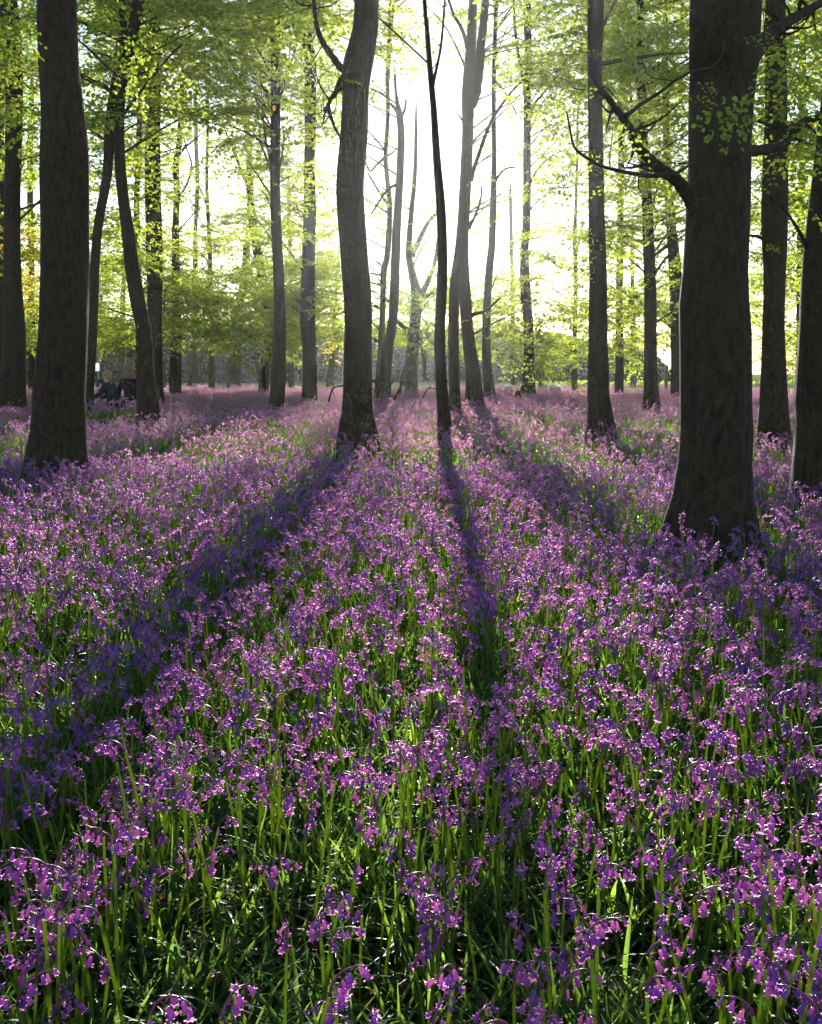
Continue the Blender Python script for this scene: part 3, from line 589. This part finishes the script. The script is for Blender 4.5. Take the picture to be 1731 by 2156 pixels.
def scatter(name, pts, rot, scl, idx, coll, label):
    me = bpy.data.meshes.new(name); me.vertices.add(len(pts)); me.vertices.foreach_set('co', np.asarray(pts, np.float32).ravel())
    a = me.attributes.new('idx', 'INT', 'POINT'); a.data.foreach_set('value', np.asarray(idx, np.int32))
    a = me.attributes.new('rot', 'FLOAT_VECTOR', 'POINT'); a.data.foreach_set('vector', np.asarray(rot, np.float32).ravel())
    a = me.attributes.new('scl', 'FLOAT', 'POINT'); a.data.foreach_set('value', np.asarray(scl, np.float32))
    o = link(name, me); tag(o, label, None, None, 'stuff')
    ng = bpy.data.node_groups.new(name, 'GeometryNodeTree')
    ng.interface.new_socket('Geometry', in_out='INPUT', socket_type='NodeSocketGeometry'); ng.interface.new_socket('Geometry', in_out='OUTPUT', socket_type='NodeSocketGeometry')
    gi = ng.nodes.new('NodeGroupInput'); go = ng.nodes.new('NodeGroupOutput'); ip = ng.nodes.new('GeometryNodeInstanceOnPoints'); ci = ng.nodes.new('GeometryNodeCollectionInfo')
    ci.inputs['Collection'].default_value = coll; ci.inputs['Separate Children'].default_value = True; ci.inputs['Reset Children'].default_value = True
    def na(nm, ty): n = ng.nodes.new('GeometryNodeInputNamedAttribute'); n.data_type = ty; n.inputs[0].default_value = nm; return n.outputs[0]
    L = ng.links.new; L(gi.outputs[0], ip.inputs['Points']); L(ci.outputs[0], ip.inputs['Instance']); ip.inputs['Pick Instance'].default_value = True
    L(na('idx', 'INT'), ip.inputs['Instance Index']); L(na('rot', 'FLOAT_VECTOR'), ip.inputs['Rotation']); L(na('scl', 'FLOAT'), ip.inputs['Scale']); L(ip.outputs[0], go.inputs[0])
    m = o.modifiers.new('scatter', 'NODES'); m.node_group = ng
    return o
def wedge(y0, y1, dens, seed, margin=1.0, slope=0.47):
    r = np.random.default_rng(seed); xm = y1 * slope + margin; n = int((y1 - y0) * 2 * xm * dens)
    x = r.uniform(-xm, xm, n); y = r.uniform(y0, y1, n); k = np.abs(x) < y * slope + margin
    return x[k], y[k]
def clear_of_trunks(x, y, pad=0.03):
    k = np.ones(len(x), bool)
    for T in tl: k &= np.hypot(x - T.base[0], y - T.base[1]) > T.r0 * 1.0 + pad
    return k
def density(x, y): return np.clip(0.44 + 0.95 * fnoise(x, y, 1.1, 21) ** 1.3 * (0.55 + 0.8 * fnoise(x, y, 5.0, 22)) + 0.22 * (y < 2.6), 0, 1)
# near plants
x, y = wedge(0.80, 9.5, 250, 1, 0.6); k = clear_of_trunks(x, y) & (rng.random(len(x)) < density(x, y)); x, y = x[k], y[k]
z = hgt(x, y); P = np.stack([x, y, z], -1); yaw = rng.uniform(0, 6.28, len(x)); sc = rng.uniform(.72, 1.08, len(x)); vi = rng.integers(0, 10, len(x))
tx = rng.normal(0, .07, len(x)); ty = rng.normal(0, .07, len(x))
hx, hy = project(P + np.array([0, 0, .33])); fx, fy = project(P + np.array([0, 0, .22]))
inf = (hx > 8) & (hx < W - 8) & (hy < H - 10) & (hy > 0)
order = np.argsort(np.where(inf, np.hypot(x, y), 1e9))[:300]; solo = set(order.tolist()); solo = {i for i in solo if inf[i]}
def solo_bluebell(i, label):
    root = empty('bluebell', P[i], label, 'bluebell', 'bluebells nearest the camera')
    root.rotation_euler = (tx[i], ty[i], yaw[i]); root.scale = (sc[i],) * 3
    C, R, bells, nb = LAY[vi[i]]; s = link('stem', stem_meshes[vi[i]], root)
    for p, q, yw, tilt, s2, rl in bells:
        b = link('bell', bell_mesh if rl < .7 else bell_me2, root); b.location = tuple(q); b.rotation_euler = Matrix(rotmat(yw, tilt, rl).tolist()).to_euler(); b.scale = (s2,) * 3
for i in order:
    if i in solo:
        nbl = 'with few bells' if LAY[vi[i]][3] < 6 else 'with many bells'
        solo_bluebell(i, 'nodding violet bluebell %s on a green stem nearest the camera' % nbl)
rest = np.array([i for i in range(len(x)) if i not in solo])
# far clumps
x2, y2 = wedge(9.3, 58, 6.6, 2, 2.5); d2 = density(x2, y2); k = clear_of_trunks(x2, y2, .12) & (rng.random(len(x2)) < d2 * 1.05)
edge = fnoise(x2, y2, 9, 44); k &= (y2 < 47 + 8 * edge) | (rng.random(len(x2)) < .15); x2, y2 = x2[k], y2[k]
P2 = np.stack([x2, y2, hgt(x2, y2)], -1)
allP = np.vstack([P[rest], P2]); rot = np.zeros((len(allP), 3)); rot[:, 2] = rng.uniform(0, 6.28, len(allP)); rot[:len(rest), 0] = tx[rest]; rot[:len(rest), 1] = ty[rest]; rot[:len(rest), 2] = yaw[rest]
scl = np.concatenate([sc[rest], rng.uniform(.8, 1.15, len(P2))]); idx = np.concatenate([vi[rest], 10 + rng.integers(0, 8, len(P2))])
scatter('bluebell_carpet', allP, rot, scl, idx, KIT, 'carpet of violet bluebells covering the whole wood floor')
# blades
x, y = wedge(0.45, 9.0, 150, 3, 0.8); k = clear_of_trunks(x, y); x, y = x[k], y[k]
x2, y2 = wedge(8.8, 60, 5.5, 4, 2.5); k = clear_of_trunks(x2, y2, .1); x2, y2 = x2[k], y2[k]
ax, ay = np.concatenate([x, x2]), np.concatenate([y, y2]); P = np.stack([ax, ay, hgt(ax, ay)], -1); n1 = len(x); rot = np.zeros((len(ax), 3)); rot[:, 2] = rng.uniform(0, 6.28, len(ax))
idx = np.concatenate([rng.integers(0, 8, n1), 8 + rng.integers(0, 5, len(x2))]); scl = rng.uniform(.7, 1.2, len(ax))
scatter('grass', P, rot, scl, idx, GKIT, 'long green bluebell leaves and grass between the flower stems')
print('bluebells', len(allP), len(solo), 'blades', len(ax))

# ------------------------------------------------------------------ far wood, hedge, fence, posts
r = np.random.default_rng(77); mb = MB()
def top_row(px):                                     # skyline of the far wood in the photograph
    return np.interp(px, [-900, 0, 300, 640, 900, 1130, 1240, 1330, 1378, 1400, 1412], [650, 672, 684, 690, 696, 700, 728, 742, 744, 790, 812])
Qp = []; Qn = []; Qs = []
for k in range(230):
    Yd = r.uniform(96, 150); px = r.uniform(-700, 1404); tz = at(865, top_row(px) + r.uniform(-6, 12), Yd)[2]
    if tz < .6: continue
    rad = r.uniform(2.2, 4.2) * min(1, tz / 5); c = at(px, 780, Yd); con = r.random() < .35; c[0] = min(c[0], at(1404, 780, Yd)[0] - rad * .4)
    n = int(1700 * (rad / 3) * (tz / 6)) + 160
    u = r.uniform(0, 1, n); a = r.uniform(0, 6.28, n)
    prof = (1 - u) ** .8 if con else np.sqrt(np.clip(1 - (u * 1.0 - .25) ** 2 / .60, 0.05, 1))
    rr = rad * prof * (1 + .25 * np.sin(a * 3 + k) + .2 * np.sin(u * 14 + a * 2)) * np.sqrt(r.uniform(.45, 1, n))
    Qp.append(np.stack([c[0] + np.cos(a) * rr, c[1] + np.sin(a) * rr, u * tz], -1)); Qn.append(r.normal(0, 1, (n, 3))); Qs.append(r.uniform(.22, .48, n)); ball(mb, (c[0], c[1], tz * .42), (rad * .62, rad * .62, tz * .44), 10)  # solid body added inside each crown to stop light passing through
    add_tube(mb, np.array([[c[0], c[1], -.1], [c[0], c[1], tz * .8]]), np.array([.2, .06]), 5, 1)
Qp, Qn, Qs = np.concatenate(Qp), unit(np.concatenate(Qn)), np.concatenate(Qs)
Ax = unit(np.cross(Qn, r.normal(0, 1, Qn.shape))); V, q = leaf_faces(Qp, Ax, Qn, Qs, Qs * .8); mb.add(V, q, 0)
o = mb.build('distant_wood', [M['far'], M['twig']], None, smooth=False); tag(o, 'dim misty wood far across the meadow', None, None, 'stuff')

mb = MB(); n = 16000; x = r.uniform(7, 75, n); y = 64 + r.normal(0, .5, n) + (x - 20) * .04; z = r.uniform(0, .45, n) + .05 * np.sin(x * 1.9)
P_ = np.stack([x, y, np.maximum(z, .02)], -1); Nn = unit(r.normal(0, 1, P_.shape)); Ax = unit(np.cross(Nn, r.normal(0, 1, P_.shape))); S = r.uniform(.08, .17, n); V, q = leaf_faces(P_, Ax, Nn, S, S * .7); mb.add(V, q, 0)
xs = np.linspace(7, 75, 40); Cc = np.stack([xs, 64 + (xs - 20) * .04, np.full(40, .12)], -1); add_tube(mb, Cc, np.full(40, .26) + .04 * np.sin(xs), 8, 0)
o = mb.build('hedge', [M['leaf']], None, smooth=False); tag(o, 'low trimmed green hedge along the far edge of the wood on the right', 'hedge')
# pale meadow grass rim at the wood edge
M['post'] = rough_mat('weathered_post', [(0.3, (0.07, 0.075, 0.035)), (0.7, (0.15, 0.15, 0.07))], (6, 6, 20), bump=0.3)
M['wire'] = rough_mat('galvanised_wire', [(0.3, (0.12, 0.12, 0.12)), (0.7, (0.18, 0.18, 0.18))], (6, 6, 6), rough=0.4, spec=0.6)
fx0 = -34.0
fr = empty('wire_fence', (fx0, 50, 0), 'wooden post and wire fence running across behind the trees', 'fence')
pxs = [345 + 132 * k for k in range(-9, 9)]; PX = []
for k, px in enumerate(pxs):
    p = at(px + r.uniform(-4, 4), 780, 50 + r.uniform(-.1, .1)); h = r.uniform(1.34, 1.5); lx, ly = r.normal(0, .02, 2); mb = MB()
    Cc = np.array([[p[0], p[1], -.2], [p[0] + lx, p[1] + ly, h * .5], [p[0] + 2 * lx, p[1] + 2 * ly, h], [p[0] + 2 * lx, p[1] + 2 * ly, h + .03]]); add_tube(mb, Cc, np.array([.085, .080, .078, .05]), 9, 0)
    mb.build('post', [M['post']], fr, origin=(fx0, 50, 0)); PX.append(p)
for z in (.35, .68, 1.0, 1.25):
    mb = MB(); Cc = []
    for a, b in zip(PX[:-1], PX[1:]):
        for s in (0, .5): c = a * (1 - s) + b * s; Cc.append([c[0], c[1] - .09, z - (.025 if s else 0)])
    add_tube(mb, np.array(Cc), np.full(len(Cc), .006), 4, 0); mb.build('wire', [M['wire']], fr, origin=(fx0, 50, 0))
M['pale'] = rough_mat('pale_grey_pole', [(0.3, (0.38, 0.38, 0.40)), (0.7, (0.50, 0.50, 0.52))], (4, 4, 1), rough=0.6)
def pole(px, Y, rad, h, label):
    p = at(px, 780, Y); p[2] = 0; e = empty('utility_pole', p, label, 'pole', 'pale poles beyond the fence')
    mb = MB(); add_tube(mb, np.array([[0, 0, -.3], [0, 0, h * .5], [0, 0, h]]), np.array([rad, rad * .9, rad * .75]), 12, 0); mb.build('shaft', [M['pale']], e)
    mb = MB(); add_tube(mb, np.array([[-.6, 0, h - .5], [.6, 0, h - .5]]), np.array([.05, .05]), 6, 0); mb.build('crossarm', [M['pale']], e)
pole(209, 53, .10, 7.5, 'pale grey pole rising beside the slim leaning trunk above the crouching people')
pole(636.5, 53, .07, 7.5, 'thin pale grey pole just left of the straight middle trunk')
m, t, o_ = new_mat('white_board'); p_ = N(t, 'ShaderNodeBsdfPrincipled', Roughness=.35); p_.inputs['Base Color'].default_value = (.8, .8, .8, 1)
tr = t.nodes.new('ShaderNodeBsdfTranslucent'); tr.inputs[0].default_value = (.85, .87, .9, 1); mx = t.nodes.new('ShaderNodeMixShader'); mx.inputs[0].default_value = .6
t.links.new(p_.outputs[0], mx.inputs[1]); t.links.new(tr.outputs[0], mx.inputs[2]); t.links.new(mx.outputs[0], o_.inputs[0]); M['white_board'] = m
p = at(205, 773, 49); e = empty('notice_board', (p[0], p[1], 0), 'small bright white notice board on a post left of the crouching people', 'sign')
mb = MB(); hw, hh, zc = .10, .20, p[2]
V = np.array([[a, b, c] for c in (zc - hh, zc + hh) for b in (-.005, .005) for a in (-hw, hw)], float); mb.add(V, np.array([[0, 2, 3, 1], [4, 5, 7, 6], [0, 1, 5, 4], [2, 6, 7, 3], [0, 4, 6, 2], [1, 3, 7, 5]])); mb.build('board', [m], e, smooth=False)
mb = MB(); add_tube(mb, np.array([[.16, .06, -.2], [.16, .06, zc + .3]]), np.array([.055, .05]), 9, 0); mb.build('post', [M['post']], e)

# ------------------------------------------------------------------ skinned figures
def plain(name, col, rough=.8, var=.25, trans=0):
    return rough_mat(name, [(0.3, tuple(c * (1 - var) for c in col)), (0.7, tuple(c * (1 + var) for c in col))], (9, 9, 9), rough=rough, bump=.15)
M['skin'] = plain('skin', (.50, .32, .24), .55, .05); M['navy'] = plain('navy_jacket', (.012, .014, .03)); M['black'] = plain('black_coat', (.012, .011, .014)); M['trouser'] = plain('dark_trousers', (.02, .022, .03))
M['pink'] = plain('pale_pink_top', (.55, .30, .40)); M['fair'] = plain('fair_hair', (.36, .24, .12), .5); M['brown'] = plain('light_brown_hair', (.22, .12, .06), .5); M['dark'] = plain('dark_hair', (.03, .02, .015), .5)
M['wool'] = foliage_mat('wool', [(0, (.62, .60, .54)), (1, (.72, .70, .64))], [(0, (.75, .73, .68)), (1, (.9, .88, .84))], .65, .9, .1); M['sheepface'] = plain('sheep_face', (.40, .36, .30)); M['eye'] = plain('eye', (.01, .01, .01), .2)
def skin(name, verts, edges, mat, parent, sub=1, noise=0):
    me = bpy.data.meshes.new(name + '_s'); me.from_pydata([v[:3] for v in verts], edges, []); o = bpy.data.objects.new(name + '_s', me); COL.objects.link(o)
    o.modifiers.new('s', 'SKIN').use_smooth_shade = True
    for i, v in enumerate(verts):
        s = me.skin_vertices[0].data[i]; rr = v[3] if isinstance(v[3], tuple) else (v[3], v[3]); s.radius = rr; s.use_root = (i == 0)
    b = o.modifiers.new('b', 'SUBSURF'); b.levels = b.render_levels = sub
    dg = bpy.context.evaluated_depsgraph_get(); out = bpy.data.meshes.new_from_object(o.evaluated_get(dg)); out.name = name
    bpy.data.objects.remove(o); bpy.data.meshes.remove(me); out.materials.clear(); out.materials.append(mat)
    if noise:
        n = len(out.vertices); co = np.empty(n * 3, np.float32); out.vertices.foreach_get('co', co); co = co.reshape(-1, 3)
        co += noise * np.sin(co[:, [1, 2, 0]] * 55 + 1.3 * np.sin(co * 31)); out.vertices.foreach_set('co', co.ravel()); out.update()
    return link(name, out, parent)
def person(x, y, yaw, s, label, top, legs, hair, longhair, reach):
    z = float(hgt(x, y)); e = empty('person', (x, y, z), label, 'person', None, yaw); e.scale = (s,) * 3
    head = (.17, 0, 1.02)
    V = [(0, 0, .30, (.15, .12)), (.03, 0, .48, (.13, .10)), (.07, 0, .66, (.15, .11)), (.11, 0, .82, (.09, .08)), (.135, 0, .89, .052), (.16, 0, .96, (.070, .078)), (.165, 0, 1.04, (.088, .098)), (.16, 0, 1.10, (.070, .080)), (.155, 0, 1.145, .025)]
    E = [(i, i + 1) for i in range(8)]
    arms = []
    for sg in (1, -1):
        rz = .44 if reach else .36; ex = .34 if reach else .20
        i = len(V); V += [(.09, sg * .18, .78, .058), (ex * .7, sg * .25, .58, .042), (ex + .16, sg * .20, rz + .04, .030), (ex + .22, sg * .19, rz, (.036, .018))]
        E += [(3, i), (i, i + 1), (i + 1, i + 2), (i + 2, i + 3)]; arms.append(i)
        hx_, hy_, hz_ = V[i + 3][:3]
        for f in range(4):
            oy = sg * (f - 1.5) * .018; ln = (.030, .036, .034, .026)[f]; j = len(V)
            V += [(hx_ + .030, hy_ + oy, hz_ - .006, .009), (hx_ + .030 + ln, hy_ + oy, hz_ - .018, .008), (hx_ + .034 + ln * 1.4, hy_ + oy, hz_ - .018 - ln * .7, .007)]; E += [(i + 3, j), (j, j + 1), (j + 1, j + 2)]
        j = len(V); V += [(hx_ - .005, hy_ - sg * .040, hz_ - .012, .010), (hx_ + .022, hy_ - sg * .052, hz_ - .026, .008)]; E += [(i + 3, j), (j, j + 1)]
        i = len(V); V += [(.03, sg * .11, .27, .10), (.42, sg * .15, .17, .065), (.02, sg * .14, .09, .050), (-.10, sg * .14, .06, .038), (-.22, sg * .14, .05, .03)]
        E += [(0, i), (i, i + 1), (i + 1, i + 2), (i + 2, i + 3), (i + 3, i + 4)]
    V += [(.262, 0, 1.00, .012)]; E += [(5, len(V) - 1)]                       # nose
    for sg in (1, -1): V += [(.155, sg * .092, 1.01, .014)]; E += [(6, len(V) - 1)]   # ears
    skin('body', V, E, M['skin'], e, 2)
    J = [(0, 0, .26, (.185, .155)), (.03, 0, .48, (.165, .135)), (.07, 0, .66, (.185, .145)), (.11, 0, .82, (.115, .10)), (.13, 0, .87, .075)]; JE = [(0, 1), (1, 2), (2, 3), (3, 4)]
    for i in arms:
        j = len(J); a, b, c = V[i], V[i + 1], V[i + 2]; J += [(*a[:3], .080), (*b[:3], .062), (*c[:3], .044)]; JE += [(3, j), (j, j + 1), (j + 1, j + 2)]
    skin('jacket', J, JE, top, e, 2, .002)
    Lg = [(0, 0, .26, .15)]; LE = []
    for sg in (1, -1):
        i = len(Lg); Lg += [(.03, sg * .11, .26, .12), (.42, sg * .15, .17, .082), (.02, sg * .14, .09, .068), (-.08, sg * .14, .065, .052)]; LE += [(0, i), (i, i + 1), (i + 1, i + 2), (i + 2, i + 3)]
    skin('trousers', Lg, LE, legs, e, 1)
    mb = MB(); ball(mb, (.140, 0, 1.065), (.105, .108, .100), 20); ball(mb, (.095, 0, 1.01), (.075, .095, .10), 16)
    if longhair: ball(mb, (.075, 0, .90), (.055, .105, .17), 16)
    co = np.concatenate(mb.v); mb.v = [co + .006 * np.sin(co[:, [1, 2, 0]] * 70 + 2 * np.sin(co * 33))]; mb.build('hair', [hair], e)
    mb = MB()
    for sg in (1, -1): ball(mb, (.238, sg * .034, 1.025), (.010, .013, .010), 8)
    mb.build('eyes', [M['eye']], e)
    mb = MB(); ball(mb, (.236, 0, .955), (.010, .026, .007), 8); mb.build('mouth', [plain('lip', (.40, .16, .15), .5, .05)], e)
def px_x(px, Y): return float(at(px, 780, Y)[0])
person(px_x(237, 23.6), 23.6, math.radians(165), 0.99, 'fair-haired person in a dark jacket kneeling and reaching down among the flowers', M['navy'], M['trouser'], M['fair'], False, True)
person(px_x(276, 24.3), 24.3, math.radians(120), 1.10, 'long-haired person in black kneeling, half hidden behind the curved trunk', M['black'], M['trouser'], M['brown'], True, False)
person(px_x(200, 25.0), 25.0, math.radians(-10), 0.80, 'small dark-haired child in a pale pink top peeping from behind the slim leaning trunk', M['pink'], M['trouser'], M['dark'], False, True)

def sheep(x, y, yaw, s, label):
    z = float(hgt(x, y)) * 0 + .02; e = empty('sheep', (x, y, z), label, 'sheep', None, yaw); e.scale = (s,) * 3
    V = [(0, 0, .30, (.25, .25)), (.28, 0, .32, (.23, .24)), (.46, 0, .36, (.15, .16)), (.58, 0, .47, (.085, .10)), (.68, 0, .52, (.07, .075)), (.80, 0, .46, (.045, .05)), (-.26, 0, .29, (.22, .22)), (-.44, 0, .25, .10), (-.50, 0, .14, .03)]
    E = [(0, 1), (1, 2), (2, 3), (3, 4), (4, 5), (0, 6), (6, 7), (7, 8)]
    for sx, sy in ((.30, .16), (.30, -.16), (-.28, .17), (-.28, -.17)):
        i = len(V); V += [(sx, sy, .14, .07), (sx + .20, sy * 1.15, .06, .035), (sx + .02, sy * 1.3, .035, .028), (sx + .16, sy * 1.3, .03, .024)]; E += [(1 if sx > 0 else 6, i), (i, i + 1), (i + 1, i + 2), (i + 2, i + 3)]
    skin('body', V, E, M['wool'], e, 2, .006)
    skin('face', [(.66, 0, .525, (.072, .078)), (.76, 0, .485, (.052, .056)), (.84, 0, .445, (.04, .042))], [(0, 1), (1, 2)], M['sheepface'], e, 2)
    for sg in (1, -1): skin('ear', [(.65, sg * .06, .56, .018), (.63, sg * .15, .55, .016)], [(0, 1)], M['sheepface'], e, 1)
sheep(px_x(1171, 44), 44, math.radians(100), 1.0, 'white sheep lying in the grass beside the leafy slim trunk, larger of the two')
sheep(px_x(1190, 45.5), 45.5, math.radians(25), .52, 'white lamb lying against the right side of the larger sheep')
sheep(px_x(1069, 47), 47, math.radians(80), .85, 'dim pale sheep lying left of the leafy slim trunk')

# ------------------------------------------------------------------ fallen branches
def fallen(pts, Y, w0, w1, label, subs=(), dY=1.2):
    P_ = np.array([at(a, b, Y + dY * i / (len(pts) - 1)) for i, (a, b) in enumerate(pts)]); s = Y / F
    for k in (0, -1): P_[k][2] = min(P_[k][2], float(hgt(P_[k][0], P_[k][1])) + .04) if k == 0 else P_[k][2]
    e = empty('fallen_branch', P_[0], label, 'branch', 'dead branches lying between the middle trunks'); C = catmull(P_, 26); mb = MB()
    add_tube(mb, C, np.linspace(w0, w1, 26) / 2 * s * (1 + .12 * np.sin(np.arange(26) * 1.9)), 7); mb.build('limb', [M['bark']], e, origin=P_[0])
    for f, dx, dz, L in subs:
        a = C[int(f * 25)]; Q = catmull(np.array([a, a + np.array([dx * .5, r.normal(0, .1), dz * .6]) * L, a + np.array([dx, r.normal(0, .2), dz]) * L]), 8)
        mb = MB(); add_tube(mb, Q, np.linspace(w1 * .8, w1 * .25, 8) / 2 * s, 5); mb.build('twig', [M['bark']], e, origin=P_[0])
fallen([(687,832),(700,820),(721,812),(745,806),(786,803),(800,818)], 27, 5, 3, 'arching dead branch passing behind the foot of the thick central trunk', ((.3,.2,-.5,.6),(.6,-.5,.3,.7)))
fallen([(820,822),(848,809),(880,802),(900,795),(915,790),(928,786)], 29, 5, 2, 'long dead branch sloping up right between the fork-tipped and the slim sunward trunk', ((.3,.3,.6,.5),(.5,.2,-.7,.7),(.8,.5,.5,.5)))
fallen([(878,826),(900,820),(921,820),(940,822)], 28, 4, 2, 'short dead branch lying flat at the foot of the slim sunward trunk', ((.5,.3,.4,.4),))
fallen([(792,812),(806,822),(820,812),(838,790),(852,774),(862,768)], 33, 7, 4, 'bent dead branch leaning from the fork-tipped trunk to the wide Y trunk', ((.5,-.6,.5,.8),(.7,.5,.6,.6)))
fallen([(838,770),(850,783),(862,795),(872,815)], 34, 7, 4, 'thick dead branch crossing another in an X before the wide Y trunk', ((.4,.5,-.2,.5),))
fallen([(790,790),(798,800),(804,812),(812,826)], 32.5, 8, 5, 'short broken branch with brown leaves propped at the foot of the fork-tipped trunk', ((.2,-.6,.6,.5),(.4,-.5,.2,.6),(.6,.6,.4,.5)))
p = at(1093, 825, 34); e = empty('tree_stump', (p[0], p[1], 0), 'small black stump among the flowers left of the leafy slim trunk', 'stump'); mb = MB()
add_tube(mb, np.array([[0, 0, -.1], [0, 0, .15], [0.01, 0, .40], [.02, .01, .46]]), np.array([.22, .17, .14, .10]), 14, 0, mod=lambda i, a, C: 1 + .12 * np.sin(3 * a) + .06 * np.sin(7 * a)); mb.build('wood', [M['bark']], e)

# ------------------------------------------------------------------ haze
HZ = 0.00036
mb = MB(); x0, x1, y0, y1, z0, z1 = -262, 262, -62, 322, -1.3, 24
V = np.array([[a, b, c] for c in (z0, z1) for b in (y0, y1) for a in (x0, x1)], float)
mb.add(V, np.array([[0, 2, 3, 1], [4, 5, 7, 6], [0, 1, 5, 4], [2, 6, 7, 3], [0, 4, 6, 2], [1, 3, 7, 5]]))
m, t, o = new_mat('haze_air'); pv = t.nodes.new('ShaderNodeVolumePrincipled'); pv.inputs['Color'].default_value = (0.86, 0.90, 0.95, 1)
pv.inputs['Density'].default_value = HZ; pv.inputs['Anisotropy'].default_value = 0.92; t.links.new(pv.outputs[0], o.inputs['Volume'])
hz = mb.build('haze', [m], None, smooth=False); tag(hz, 'thin morning haze filling the wood', None, None, 'stuff')
